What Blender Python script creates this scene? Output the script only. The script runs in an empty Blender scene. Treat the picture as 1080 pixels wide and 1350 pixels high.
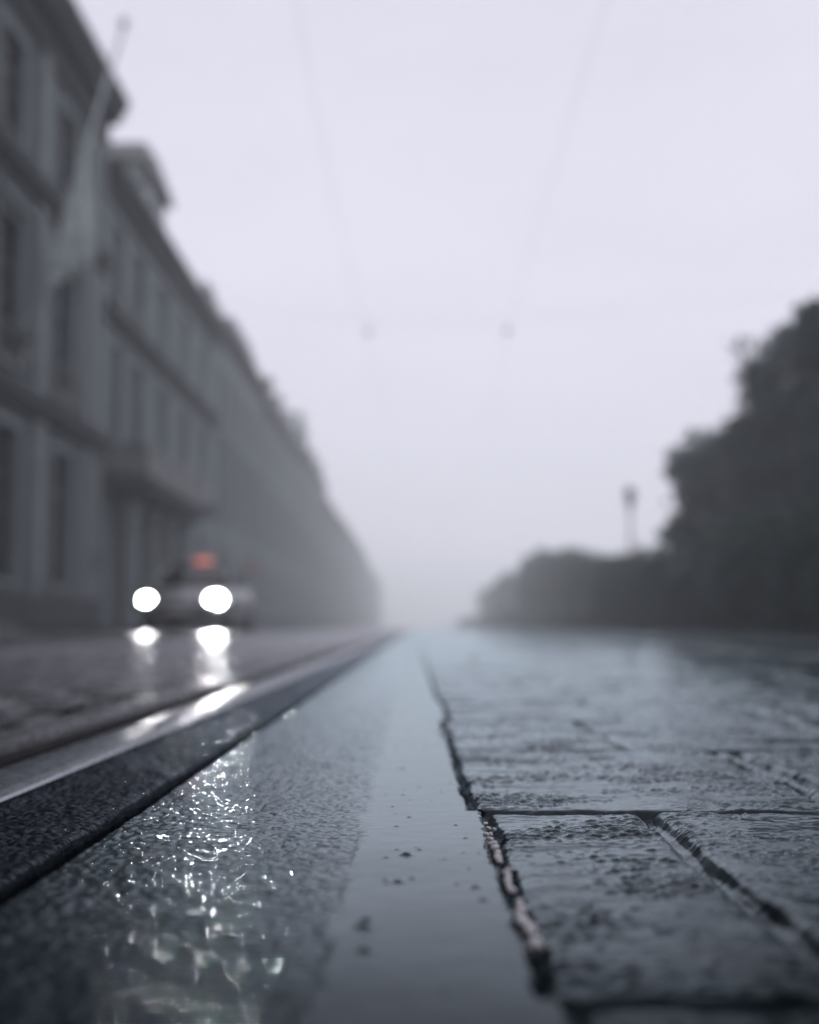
import bpy, math, random
import numpy as np
from mathutils import Vector, Matrix

random.seed(7)
rng = np.random.default_rng(11)
R = math.radians
scene = bpy.context.scene
col = scene.collection

# ------------------------------------------------------------------ helpers
def link(o):
    col.objects.link(o)
    return o

def mesh_obj(name, verts, faces, mat, parent=None, smooth=False):
    me = bpy.data.meshes.new(name)
    if isinstance(verts, np.ndarray) and isinstance(faces, np.ndarray):
        n, k = faces.shape
        me.vertices.add(len(verts)); me.loops.add(n * k); me.polygons.add(n)
        me.vertices.foreach_set('co', verts.astype(np.float32).ravel())
        me.loops.foreach_set('vertex_index', faces.astype(np.int32).ravel())
        me.polygons.foreach_set('loop_start', np.arange(0, n * k, k, dtype=np.int32))
        me.polygons.foreach_set('loop_total', np.full(n, k, dtype=np.int32))
        me.polygons.foreach_set('use_smooth', np.full(n, bool(smooth)))
        me.update(calc_edges=True); me.validate()
    else:
        me.from_pydata([tuple(v) for v in verts], [], [tuple(f) for f in faces])
        me.update()
        if smooth:
            me.polygons.foreach_set('use_smooth', [True] * len(me.polygons))
    if mat: me.materials.append(mat)
    o = link(bpy.data.objects.new(name, me))
    if parent is not None: o.parent = parent
    return o

def empty(name, loc=(0, 0, 0), rz=0.0):
    o = link(bpy.data.objects.new(name, None))
    o.location = loc; o.rotation_euler = (0, 0, rz); o.empty_display_size = .2
    return o

def tag(o, label=None, cat=None, group=None, kind=None):
    if label: o['label'] = label
    if cat: o['category'] = cat
    if group: o['group'] = group
    if kind: o['kind'] = kind
    return o

def children_of(o): return [c for c in bpy.data.objects if c.parent == o]

def copy_tree(o, parent=None):
    c = o.copy(); link(c)
    if parent is not None: c.parent = parent
    for ch in children_of(o):
        copy_tree(ch, c)
    return c

class MB:
    """collects simple solids into one mesh"""
    def __init__(s): s.v = []; s.f = []
    def quad(s, a, b, c, d):
        i = len(s.v); s.v += [a, b, c, d]; s.f.append((i, i + 1, i + 2, i + 3)); return s
    def box(s, x0, x1, y0, y1, z0, z1, ch=0.0):
        i = len(s.v)
        if ch <= 0:
            s.v += [(x0, y0, z0), (x1, y0, z0), (x1, y1, z0), (x0, y1, z0), (x0, y0, z1), (x1, y0, z1), (x1, y1, z1), (x0, y1, z1)]
            s.f += [tuple(i + k for k in q) for q in ((0, 3, 2, 1), (4, 5, 6, 7), (0, 1, 5, 4), (1, 2, 6, 5), (2, 3, 7, 6), (3, 0, 4, 7))]
        else:
            c = min(ch, (x1 - x0) * .45, (y1 - y0) * .45, (z1 - z0) * .45)
            def ring(z, d):
                return [(x0 + d, y0 + c, z), (x0 + c, y0 + d, z), (x1 - c, y0 + d, z), (x1 - d, y0 + c, z), (x1 - d, y1 - c, z), (x1 - c, y1 - d, z), (x0 + c, y1 - d, z), (x0 + d, y1 - c, z)]
            def inner(z):
                return [(x0 + c, y0 + c, z), (x0 + c, y0 + c, z), (x1 - c, y0 + c, z), (x1 - c, y0 + c, z), (x1 - c, y1 - c, z), (x1 - c, y1 - c, z), (x0 + c, y1 - c, z), (x0 + c, y1 - c, z)]
            rings = [ring(z0, c * .6), ring(z0 + c, 0), ring(z1 - c, 0), ring(z1, c * .6)]
            s.loft(rings)
        return s
    def loft(s, rings, cap=True, closed=True):
        i = len(s.v); n = len(rings[0])
        for r in rings: s.v += [tuple(p) for p in r]
        for k in range(len(rings) - 1):
            for j in range(n if closed else n - 1):
                a = i + k * n + j; b = i + k * n + (j + 1) % n
                s.f.append((a, b, b + n, a + n))
        if cap and closed:
            s.f.append(tuple(i + j for j in reversed(range(n))))
            s.f.append(tuple(i + (len(rings) - 1) * n + j for j in range(n)))
        return s
    def tube(s, pts, rad, n=10, cap=True):
        pts = [Vector(p) for p in pts]
        if not hasattr(rad, '__len__'): rad = [rad] * len(pts)
        rings = []; up = None
        for k, p in enumerate(pts):
            d = (pts[min(k + 1, len(pts) - 1)] - pts[max(k - 1, 0)]).normalized()
            if up is None:
                up = Vector((0, 0, 1)) if abs(d.z) < .9 else Vector((1, 0, 0))
            a = d.cross(up).normalized(); b = a.cross(d).normalized(); up = b
            rings.append([p + (a * math.cos(t) + b * math.sin(t)) * rad[k] for t in [2 * math.pi * q / n for q in range(n)]])
        return s.loft(rings, cap)
    def lathe(s, prof, n=16, c=(0, 0, 0)):
        rings = [[(c[0] + r * math.cos(2 * math.pi * q / n), c[1] + r * math.sin(2 * math.pi * q / n), c[2] + z) for q in range(n)] for r, z in prof]
        return s.loft(rings)
    def build(s, name, mat, parent=None, smooth=False):
        return mesh_obj(name, s.v, s.f, mat, parent, smooth)

# ------------------------------------------------------------------ noise
def _h(ix, iy, seed):
    n = (ix.astype(np.int64) * 374761393 + iy.astype(np.int64) * 668265263 + seed * 1274126177) & 0xFFFFFFFF
    n = ((n ^ (n >> 13)) * 1274126177) & 0xFFFFFFFF
    n = (n ^ (n >> 16)) & 0xFFFFFFFF
    return n.astype(np.float64) / 4294967296.0

def perlin(x, y, seed=0):
    x, y = np.broadcast_arrays(x, y)
    ix = np.floor(x); iy = np.floor(y); fx = x - ix; fy = y - iy
    u = fx * fx * fx * (fx * (fx * 6 - 15) + 10); v = fy * fy * fy * (fy * (fy * 6 - 15) + 10)
    def g(dx, dy):
        a = _h(ix + dx, iy + dy, seed) * 2 * np.pi
        return np.cos(a) * (fx - dx) + np.sin(a) * (fy - dy)
    a = g(0, 0); b = g(1, 0); c = g(0, 1); d = g(1, 1)
    return ((a + (b - a) * u) + ((c + (d - c) * u) - (a + (b - a) * u)) * v) * 1.5

def fbm(x, y, seed, octs=3, gain=.5):
    t = 0; amp = 1.0
    for k in range(octs):
        t = t + amp * perlin(x * 2 ** k, y * 2 ** k, seed + k * 17); amp *= gain
    return t

def grains(x, y, cell, seed):
    """rounded grains scattered one to a cell: height 0..1 of the grain met, and its random number"""
    u = x / cell; v = y / cell; iu = np.floor(u); iv = np.floor(v)
    best = np.zeros(u.shape); rid = np.zeros(u.shape)
    for a in (-1, 0, 1):
        for b in (-1, 0, 1):
            ca = iu + a; cb = iv + b
            r1 = _h(ca, cb, seed); r2 = _h(ca, cb, seed + 1); r3 = _h(ca, cb, seed + 2)
            px_ = ca + .5 + (r1 - .5) * .8; py_ = cb + .5 + (r2 - .5) * .8
            rad = .60 + .32 * r3
            q = np.clip(1 - ((u - px_) ** 2 + (v - py_) ** 2) / (rad * rad), 0, 1) 
            hgt = q * (.25 + .75 * ((r1 * 7 + r2 * 3) % 1))
            m_ = hgt > best; best = np.where(m_, hgt, best); rid = np.where(m_, r3, rid)
    return best, rid

def sstep(a, b, x):
    t = np.clip((x - a) / (b - a), 0, 1); return t * t * (3 - 2 * t)

def grid_mesh(name, xs, ys, hfun, mat):
    X, Y = np.meshgrid(xs, ys)
    Z = hfun(X, Y)
    V = np.stack([X.ravel(), Y.ravel(), Z.ravel()], 1)
    nx, ny = len(xs), len(ys)
    i = (np.arange(ny - 1)[:, None] * nx + np.arange(nx - 1)[None, :]).ravel()
    F = np.stack([i, i + 1, i + 1 + nx, i + nx], 1)
    return mesh_obj(name, V, F, mat, None, True)

# ------------------------------------------------------------------ materials
def new_mat(name):
    m = bpy.data.materials.new(name); m.use_nodes = True
    nt = m.node_tree
    return m, nt, nt.nodes['Principled BSDF']

def node(nt, typ, **kw):
    n = nt.nodes.new(typ)
    for k, v in kw.items():
        if k in n.inputs: n.inputs[k].default_value = v
        else: setattr(n, k, v)
    return n

def noise_tex(nt, scale, detail=3, rough=.55, coord=None, stretch=None):
    tc = coord or node(nt, 'ShaderNodeTexCoord').outputs['Object']
    if stretch:
        mp = node(nt, 'ShaderNodeMapping'); mp.inputs['Scale'].default_value = stretch
        nt.links.new(tc, mp.inputs['Vector']); tc = mp.outputs['Vector']
    n = node(nt, 'ShaderNodeTexNoise', Scale=scale, Detail=detail, Roughness=rough)
    nt.links.new(tc, n.inputs['Vector'])
    return n.outputs['Fac']

def ramp(nt, fac, stops):
    r = node(nt, 'ShaderNodeValToRGB')
    e = r.color_ramp.elements
    while len(e) < len(stops): e.new(.5)
    for k, (p, c) in enumerate(stops):
        e[k].position = p; e[k].color = (c[0], c[1], c[2], 1) if hasattr(c, '__len__') else (c, c, c, 1)
    nt.links.new(fac, r.inputs['Fac'])
    return r.outputs['Color']

def solid(name, c, rough=.6, var=.25, scale=2.0, metal=0.0, bump=0.0, bscale=30, rvar=.12, spec=.5, stretch=None):
    m, nt, b = new_mat(name)
    f = noise_tex(nt, scale, 5, .6, stretch=stretch)
    lo = tuple(x * (1 - var) for x in c); hi = tuple(min(1, x * (1 + var)) for x in c)
    nt.links.new(ramp(nt, f, [(.3, lo), (.7, hi)]), b.inputs['Base Color'])
    f2 = noise_tex(nt, scale * 3.3, 3)
    nt.links.new(ramp(nt, f2, [(.3, max(.02, rough - rvar)), (.7, min(1, rough + rvar))]), b.inputs['Roughness'])
    b.inputs['Metallic'].default_value = metal
    b.inputs['Specular IOR Level'].default_value = spec
    if bump > 0:
        bn = node(nt, 'ShaderNodeBump', Strength=1.0, Distance=bump)
        nt.links.new(noise_tex(nt, bscale, 4), bn.inputs['Height'])
        nt.links.new(bn.outputs['Normal'], b.inputs['Normal'])
    return m

def emissive(name, c, strength):
    m, nt, b = new_mat(name)
    b.inputs['Base Color'].default_value = (.6, .6, .6, 1)
    b.inputs['Emission Color'].default_value = (c[0], c[1], c[2], 1)
    b.inputs['Emission Strength'].default_value = strength
    return m

def wet(name, lo, hi, r0, r1, bumps, cscale=18, rscale=9, ior=1.27, vignette_ior=None, tint=(.85, .96, 1.0)):
    """wet mineral surface: dark soaked colour, film of water of uneven gloss, fine relief"""
    m = bpy.data.materials.new(name); m.use_nodes = True; nt = m.node_tree
    nt.nodes.remove(nt.nodes['Principled BSDF'])
    df = node(nt, 'ShaderNodeBsdfDiffuse'); gl = node(nt, 'ShaderNodeBsdfGlossy'); fr = node(nt, 'ShaderNodeFresnel', IOR=ior); mx = node(nt, 'ShaderNodeMixShader')
    gl.inputs['Color'].default_value = (*tint, 1)
    tc = node(nt, 'ShaderNodeTexCoord').outputs['Object']
    f = noise_tex(nt, cscale, 6, .65, tc)
    nt.links.new(ramp(nt, f, [(.3, lo), (.72, hi)]), df.inputs['Color'])
    f2 = noise_tex(nt, rscale, 5, .6, tc)
    nt.links.new(ramp(nt, f2, [(.32, r0), (.68, r1)]), gl.inputs['Roughness'])
    if vignette_ior:      # lens vignette put into the reflection, weaker towards the camera
        sp_ = node(nt, 'ShaderNodeSeparateXYZ'); nt.links.new(tc, sp_.inputs[0])
        ad = node(nt, 'ShaderNodeMath', operation='MULTIPLY_ADD'); nt.links.new(noise_tex(nt, 7, 4, .6, tc), ad.inputs[0]); ad.inputs[1].default_value = .30; nt.links.new(sp_.outputs['Y'], ad.inputs[2])
        mr = node(nt, 'ShaderNodeMapRange'); nt.links.new(ad.outputs[0], mr.inputs['Value'])
        for k_, v_ in (('From Min', .52), ('From Max', .90), ('To Min', vignette_ior), ('To Max', ior)): mr.inputs[k_].default_value = v_
        nt.links.new(mr.outputs[0], fr.inputs['IOR'])
    prev = None
    for sc, dist, det, stretch in bumps:
        bn = node(nt, 'ShaderNodeBump', Strength=1.0, Distance=dist)
        nt.links.new(noise_tex(nt, sc, det, .6, tc, stretch), bn.inputs['Height'])
        if prev: nt.links.new(prev, bn.inputs['Normal'])
        prev = bn.outputs['Normal']
    if prev:
        for n_ in (df, gl, fr): nt.links.new(prev, n_.inputs['Normal'])
    nt.links.new(fr.outputs[0], mx.inputs[0]); nt.links.new(df.outputs[0], mx.inputs[1]); nt.links.new(gl.outputs[0], mx.inputs[2])
    nt.links.new(mx.outputs[0], nt.nodes['Material Output'].inputs['Surface'])
    return m

# ------------------------------------------------------------------ measured layout
H = 0.10                    # the camera rests almost on the ground
FACADE = -10.5

# ------------------------------------------------------------------ wet ground
M_pave = wet('wet_stone', (.004, .007, .009), (.016, .026, .030), .05, .13,
             [(480, .00012, 3, (1, 1.3, 1))], 14, 22, 1.34, 1.07)
M_asph = wet('wet_asphalt', (.003, .006, .008), (.012, .020, .024), .03, .07, [(520, .00004, 2, None)], 60, 40, 1.34, 1.10)
M_black = wet('wet_black_asphalt', (.003, .004, .005), (.011, .013, .016), .07, .22, [(620, .00007, 2, None)], 120, 60, 1.18, 1.12, (.38, .43, .48))
M_road = wet('wet_road', (.012, .011, .011), (.034, .031, .030), .15, .34, [(90, .003, 4, None), (14, .006, 3, None)], 3, 2.2, 1.15, None, (.72, .73, .75))
M_setts = wet('wet_setts', (.012, .012, .013), (.036, .035, .036), .18, .36, [(150, .002, 4, None)], 12, 14, 1.14, None, (.72, .73, .75))
M_flag = wet('wet_flagstones', (.02, .023, .025), (.05, .055, .058), .35, .6, [(60, .003, 4, None)], 2, 3, 1.03)

def ylines(y0, y1):
    ys = [y0]
    while ys[-1] < y1:
        y = ys[-1]
        ys.append(y + max(.00095, .00135 * y) * (1 + max(0, y - 1.8) * .5))
    return np.array(ys)

# --- rows of paving stones right of the seam
rows = [-.45, 0.0, .393, .79, 1.185, 1.56, 1.97, 2.36]
rr = random.Random(3)
while rows[-1] < 46: rows.append(rows[-1] + rr.uniform(.36, .46))
edges = []
jn = []
for k in range(len(rows)):
    e = .035 + rr.uniform(-.004, .004)
    js = [e]; x = e
    while x < 8.2:
        x += rr.uniform(.13, .27); js.append(x)
    edges.append(e); jn.append(js)
def setrow(y, js):
    k = int(np.searchsorted(rows, y)) - 1
    rest = [j for j in jn[k] if j > js[-1] + .1]
    jn[k] = js + rest; edges[k] = js[0]
setrow(.2, [.042, .21])
setrow(.6, [.0372, .127, .335])
setrow(1.0, [.0305, .243, .262, .45])
setrow(1.3, [.030, .175, .40])
setrow(1.7, [.037, .23, .42])
KJ = max(len(j) for j in jn)
JN = np.full((len(rows), KJ), 99.0)
for k, j in enumerate(jn): JN[k, :len(j)] = j
ROWS = np.array(rows)
ST = rng.uniform(-1, 1, (len(rows), KJ + 1, 3))

def edge_x(Y):
    k = np.clip(np.searchsorted(ROWS, Y) - 1, 0, len(rows) - 1)
    return JN[k, 0]

def edge_wob(Y):
    return .0020 * perlin(Y * 38, Y * 0 + 3.3, 41) + .0013 * perlin(Y * 110, Y * 0 + 1.3, 42) + .0007 * perlin(Y * 300, Y * 0 + 1.3, 44)

def pave_h(X, Y):
    wx = edge_wob(Y) * np.exp(-np.abs(X - .036) / .03) + .0028 * perlin(X * 12, Y * 9, 5) + .0005 * perlin(X * 60, Y * 18, 6)
    wy = .0028 * fbm(X * 22, Y * 30, 9, 4, .6)
    Xw = X + wx; Yw = Y + wy
    k = np.clip(np.searchsorted(ROWS, Yw.ravel()) - 1, 0, len(rows) - 2).reshape(X.shape)
    dy = np.minimum(Yw - ROWS[k], ROWS[k + 1] - Yw)
    dx = np.full(X.shape, 9.0); cnt = np.zeros(X.shape, int)
    for q in range(KJ):
        jq = JN[k, q]
        dx = np.minimum(dx, np.abs(Xw - jq)); cnt += (Xw > jq)
    # distance to the nearest joint, corners rounded
    r = .012
    a = np.clip(r - dx, 0, r); b = np.clip(r - dy, 0, r)
    d = np.minimum(np.minimum(dx, dy), r - np.sqrt(a * a + b * b))
    d = d + np.where(dx < dy, .0006 * perlin(X * 40, Y * 16, 72), .0013 * perlin(X * 46, Y * 40, 73)) + .0002 * perlin(X * 160, Y * 90, 71)
    st = ST[k, cnt]
    jh = .0010 + .0010 * (perlin(X * 9, Y * 9, 77) + .3)
    depth = np.where(dx < dy, .0050, .0046) + .0016 * perlin(X * 22, Y * 14, 78)
    z = -np.clip(depth, .0012, .008) * (1 - sstep(jh * .3, jh + .0058, d))
    z = z - .0012 * (1 - sstep(.003, .026, d))
    z = z + st[..., 0] * .0011 + (X - .1 * cnt) * 0 + st[..., 1] * .0008 * np.sin(Yw * 8)
    wrp = .9 * perlin(X * 30, Y * 40, 33)
    n1 = perlin(X * 26 + st[..., 2] * 7, Y * 34, 21)
    n2 = 1 - np.abs(perlin(X * 70 + wrp + st[..., 2] * 5, Y * 95 + wrp, 22)) * 2
    n3 = perlin(X * 150 + wrp, Y * 250, 23)
    n4 = perlin(X * 420, Y * 520, 24)
    amp = .6 + .5 * perlin(X * 9, Y * 9, 27)
    fl = perlin(X * 24 + st[..., 0] * 9 + .4 * wrp, Y * 42 + .4 * wrp, 28) * 3.2 + .5 * perlin(X * 110, Y * 150, 29)
    ff = fl - np.floor(fl); terr = np.floor(fl) + sstep(.62, 1.0, ff)              # cleft layers
    g1, _ = grains(X * .8 + .0010 * wrp, Y, .0048, 31); g2, _ = grains(X * .85, Y + .0006 * wrp, .0030, 37)
    rdg = 1 - 2 * np.abs(perlin(X * 48 + 1.2 * wrp + st[..., 2] * 5, Y * 96 + wrp, 22))
    pat = perlin(X * 13, Y * 16, 39)
    rel = .00080 * g1 + .00050 * g2 + .0004 * np.clip(rdg, 0, 1) + .0009 * pat - .00090
    rel = rel * sstep(.001, .009, d) - .0006 * (1 - sstep(.001, .009, d))
    z = z + np.where(rel > 0, 2.0 * rel, .25 * rel) + .0004 * n1 + .00025 * terr
    z = np.where(cnt == 0, -.0125, z)
    return z

xs_p = [.024]
while xs_p[-1] < 8.0: xs_p.append(xs_p[-1] + .0011 * (1 + max(0, xs_p[-1] - .30) * 14))
ys_f = ylines(.14, 42.0)
# groove of the second track cut out: paving is built in three bands between its rails
xs_p = np.array(xs_p)
T2 = (1.395, 2.945)        # outer flanks of the second track's two rails
b1 = np.append(xs_p[xs_p < T2[0] - .02], T2[0] - .012)
b2x = xs_p[(xs_p > T2[0] + .13) & (xs_p < T2[1] - .13)]
b2 = np.concatenate([[T2[0] + .125], b2x, [T2[1] - .125]])
b3 = np.concatenate([[T2[1] + .012], xs_p[xs_p > T2[1] + .02]])
for b, st in ((b1, 1), (b2, 2), (b3, 3)):
    o = grid_mesh('pavement', b, ys_f[::st], pave_h, M_pave); tag(o, kind='structure')

# --- asphalt strip with the smooth tarred seam on its right
def asph_h(X, Y):
    e = edge_x(Y.ravel()).reshape(Y.shape) - edge_wob(Y)
    soft = perlin(X * 45, Y * 22, 81) * .006 + perlin(X * 160, Y * 90, 82) * .003
    s = sstep(-.034, -.019, X + soft)                     # 0 rough .. 1 smooth seam
    g1, _ = grains(X + .0006 * perlin(X * 200, Y * 200, 50), Y, .0034, 51)
    g2, _ = grains(X, Y + .0007 * perlin(X * 150, Y * 150, 55), .0056, 61)
    lump = .00050 * g1 + .00070 * g2 - .00072 + .0005 * perlin(X * 34, Y * 26, 56)
    film = -.0012 + .00135 * sstep(-.060, -.018, X) + .00025 * perlin(X * 12, Y * 8, 99)      # water stands higher towards the seam
    rough = film + (lump - film) * np.where(lump > film, 1.0, .55)
    crest = .0012 * np.exp(-((X + .026 + soft * .5) / .004) ** 2)
    seam = .00035 + .00025 * perlin(X * 14, Y * 7, 57) + .00005 * perlin(X * 90, Y * 60, 58)
    z = rough * (1 - s) + seam * s + crest * .08
    for (bx, by, br, bh) in BUMPS:
        msk = (np.abs(X - bx) < br * 3) & (np.abs(Y - by) < br * 3)
        if msk.any():
            z[msk] += bh * np.exp(-((X[msk] - bx) ** 2 + ((Y[msk] - by) * .8) ** 2) / (br * br) * (1 + .6 * perlin(X[msk] * 500, Y[msk] * 500, 59)))
    gap = .0016 + .0016 * sstep(.78, .60, Y) + .0009 * perlin(Y * 60, Y * 0 + .7, 61)
    z = z - .011 * sstep(0, .0022, X - (e - gap))
    z = z - .007 * sstep(.005, 0, X + .1530 + .0012 * perlin(Y * 25, Y * 0, 63))
    return z
def gp(px, py):
    return H * (px - 545) / (py - 828), H * 1875 / (py - 828)
BUMPS = []
for px, py, br, bh in ((536, 1123, .0020, .0016), (525, 1157, .0018, .0012), (508, 1154, .0011, .0007), (523, 1116, .0009, .0006), (553, 1116, .0011, .0007),
                       (548, 1113, .0007, .0005), (625, 1164, .0016, .0009), (612, 1101, .0010, .0007), (635, 1180, .0016, .0009), (610, 1120, .0007, .0006),
                       (600, 1160, .0010, .0006), (530, 1011, .0030, .0008), (586, 1128, .0007, .0006), (600, 1084, .0009, .0007), (480, 1215, .0022, .0015), (484, 1205, .0016, .0011),
                       (482, 1245, .0018, .0014), (630, 1120, .0007, .0006), (617, 1140, .0008, .0006)):
    x, y = gp(px, py); BUMPS.append((x, y, br, bh))
for _ in range(70):
    BUMPS.append((random.uniform(-.018, .03), random.uniform(.35, 2.2), random.uniform(.0005, .0012), random.uniform(.0003, .0007)))
o = grid_mesh('asphalt', np.arange(-.1545, .0475, .00075), ys_f, asph_h, M_asph); tag(o, kind='structure')

# --- black coarse asphalt filling beside the rail
def black_h(X, Y):
    g1, _ = grains(X, Y, .0048, 91); g2, _ = grains(X, Y, .0030, 94)
    z = -.0032 + .0013 * g1 + .0005 * g2 + .0004 * perlin(X * 90, Y * 80, 93) + .0014 * perlin(X * 20, Y * 12, 94)
    z = z - .011 * sstep(-.167, -.1625, X + .0012 * perlin(Y * 25, Y * 0 + .3, 95)) - .004 * sstep(-.238, -.2415, X)
    return z
o = grid_mesh('asphalt_filling', np.arange(-.2425, -.153, .00095), ys_f, black_h, M_black); tag(o, kind='structure')
def filler_h(X, Y):
    return -.0035 + .0008 * perlin(X * 60, Y * 20, 96) + .0004 * perlin(X * 200, Y * 160, 97) - .011 * sstep(-.3720, -.3665, X + .001 * perlin(Y * 30, Y * 0, 89)) - .008 * sstep(-.420, -.430, X + .003 * perlin(Y * 12, Y * 0, 98))
o = grid_mesh('asphalt_filling', np.arange(-.434, -.3650, .0016), ylines(.14, 42.0)[::2], filler_h, M_setts); tag(o, kind='structure')

# --- setts between the rails, left side
def setts_h(X, Y):
    wx = .006 * perlin(X * 12, Y * 12, 101); wy = .006 * perlin(X * 12 + 5, Y * 12, 102)
    row = np.floor((Y + wy) / .16); off = (row % 2) * .07
    fx = ((X + wx + off) / .14) % 1; fy = ((Y + wy) / .16) % 1
    d = np.minimum(np.minimum(fx, 1 - fx) * .14, np.minimum(fy, 1 - fy) * .16)
    ix = np.floor((X + wx + off) / .14)
    z = -.003 - .008 * (1 - sstep(.002, .018, d)) + (_h(ix, row, 5) - .5) * .005
    return z + .0012 * perlin(X * 60, Y * 60, 103) + .0006 * perlin(X * 180, Y * 180, 104) + .003 * perlin(X * 3, Y * 2, 106)
ys_m = ylines(.14, 42.0)[::3]
o = grid_mesh('setts', np.arange(-1.665, -.433, .006), ys_m, setts_h, M_setts); tag(o, kind='structure')

# --- road beyond the track, far ground, pavements along the houses and the park
def road_h(X, Y):
    return -.006 + .0035 * fbm(X * 1.3, Y * .9, 111, 3) + .0012 * perlin(X * 30, Y * 30, 113)
xr = np.arange(-7.0, -1.845, .03); yr = np.concatenate([np.arange(-6, 3, .06), 3 * 1.012 ** np.arange(0, 222)])
o = grid_mesh('road', xr, yr, road_h, M_road); tag(o, kind='structure')
g = MB(); g.quad((-180, -40, -.05), (180, -40, -.05), (180, 900, -.05), (-180, 900, -.05)); tag(g.build('ground', M_road), kind='structure')
g = MB()
g.quad((-7.0, 42.0, -.008), (-1.845, 42.0, -.008), (-1.845, 880, -.008), (-7.0, 880, -.008))
tag(g.build('road', M_road), kind='structure')
g = MB()
g2 = MB(); g2.quad((-1.665, 41.9, -.009), (-.366, 41.9, -.009), (-.366, 880, -.009), (-1.665, 880, -.009)); tag(g2.build('setts', M_setts), kind='structure')
for a, b in ((-.2425, T2[0] - .012), (T2[0] + .125, T2[1] - .125), (T2[1] + .012, 8.0)):
    g.quad((a, 41.9, -.009), (b, 41.9, -.009), (b, 880, -.009), (a, 880, -.009))
    if a > -.5: g.quad((a, -8, -.009), (b, -8, -.009), (b, .145, -.009), (a, .145, -.009))
tag(g.build('pavement', M_pave), kind='structure')
M_kerb = wet('wet_kerb', (.025, .028, .03), (.06, .065, .07), .4, .6, [(60, .003, 4, None)], 4, 4, 1.02)
def footway(x0, x1, kx0, kx1):
    g = MB(); g.box(x0, x1, -8, 880, -.04, .118); tag(g.build('footway', M_flag), kind='structure')
    k = MB(); y = -8
    while y < 150:
        k.box(kx0, kx1, y, y + .992, -.04, .130, .012); y += 1.0
    k.box(kx0, kx1, y, 880, -.04, .130, .012)
    tag(k.build('kerb', M_kerb), kind='structure')
footway(FACADE - .2, -7.17, -7.168, -7.0)
footway(8.17, 30.0, 8.0, 8.168)

# ------------------------------------------------------------------ tram rails
M_steel = solid('worn_wet_steel', (.22, .24, .27), .27, .2, 30, metal=1.0, bump=.0002, bscale=160, rvar=.07)
M_rust = solid('dark_rusty_steel', (.012, .010, .010), .75, .4, 40, bump=.0006, bscale=90, spec=.1)
def rail(x_head_far, sgn, label):
    """grooved rail; sgn -1: groove on the left of the head, +1: on the right. x_head_far: head edge away from the groove"""
    root = empty('tram_rail', (x_head_far, 0, 0))
    prof_head = [(.000, -.030), (.000, -.0022), (.002, -.0006), (.010, .0008), (.028, .0018), (.046, .0008), (.053, -.0008), (.057, -.005), (.058, -.012), (.060, -.040)]
    prof_lip = [(.098, -.040), (.100, -.014), (.103, -.0105), (.109, -.010), (.117, -.010), (.121, -.012), (.122, -.030)]
    ys = [-8, 880]
    def ext(prof, mat, name):
        pts = [(sgn * a, z) for a, z in prof]
        m = MB()
        rings = [[(a, y, z) for a, z in pts] for y in (-8, .1, .5, 1, 2, 4, 8, 16, 40, 120, 400, 880)]
        m.loft(rings, cap=True, closed=True)
        return m.build(name, mat, root, False)
    ext(prof_head, M_steel, 'rail_head')
    ext(prof_lip, M_rust, 'guard_lip')
    m = MB(); a, b = sorted((sgn * .058, sgn * .100)); m.box(a, b, -8, 880, -.052, -.040); m.build('groove_floor', M_rust, root)
    tag(root, label, 'tram rail', 'rails of the tram tracks')
rail(-.243, -1, 'grooved steel tram rail nearest the lens, beside the black asphalt filling')
rail(-.243 - .058 * 2 - 1.435, 1, 'grooved tram rail on the left, between setts and the lane with the lit car')
rail(T2[0], 1, 'grooved tram rail on the right, first beyond the wide wet paving stones')
rail(T2[1], -1, 'grooved tram rail farthest right, nearest the hedge and park trees')

# ------------------------------------------------------------------ glints in the joint, built as whitened pebbles
M_peb = solid('glint_white_pebble', (.94, .90, .90), .22, .05, 300, rvar=.05)  # near-white colour stands in for light glinting in the joint
M_peb.node_tree.nodes['Principled BSDF'].inputs['Transmission Weight'].default_value = .2
M_peb.node_tree.nodes['Principled BSDF'].inputs['IOR'].default_value = 1.3
def pebble_mesh(seed):
    r = random.Random(seed); m = MB()
    rings = []
    for i in range(1, 8):
        t = math.pi * i / 8
        rings.append([((.5 * math.sin(t) * math.cos(p)) * (1 + .16 * math.sin(3 * p + seed + i)), (.5 * math.sin(t) * math.sin(p)) * (1 + .14 * math.cos(2 * p + seed * 2 + i)), .42 * math.cos(t)) for p in [2 * math.pi * q / 10 for q in range(10)]])
    m.loft(rings[::-1])
    return m
peb_src = []
for s in range(4):
    o = pebble_mesh(s).build('pebble', M_peb, None, True); peb_src.append(o)
first = set()
def pebble(px, py, size, lift=0.0):
    k = random.randrange(4)
    o = peb_src[k] if k not in first else peb_src[k].copy()
    if k in first: link(o)
    first.add(k)
    x, y = gp(px, py)
    o.location = (x, y, -.0002 + lift); s = size
    o.scale = (s * random.uniform(.8, 1.15), s * random.uniform(.9, 1.5), s * random.uniform(.75, 1.05))
    o.rotation_euler = (random.uniform(-.4, .4), random.uniform(-.4, .4), random.uniform(0, 6))
    tag(o, 'one of the small wet pebbles, whitened to stand for glints, in the ragged joint beside the smooth seam', 'pebble', 'glint pebbles in the joint')
def stone_edge(py):
    Y = np.array([H * 1875 / (py - 828)])
    e = edge_x(Y) - edge_wob(Y)
    return 545 + float(e[0]) / H * (py - 828)
for a, b, n, s0, s1 in ((1088, 1137, 14, .0022, .0030), (1146, 1180, 8, .0027, .0034), (1184, 1254, 8, .0036, .0046), (958, 975, 3, .0030, .0044)):
    for i in range(n):
        py = a + (b - a) * (i + .5) / n + random.uniform(-1, 1)
        u = (py - a) / (b - a)
        pebble(stone_edge(py) + random.uniform(-4, 3) - 1, py, (s0 + (s1 - s0) * u) * random.uniform(.8, 1.15), random.uniform(.0022, .0036))

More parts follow.
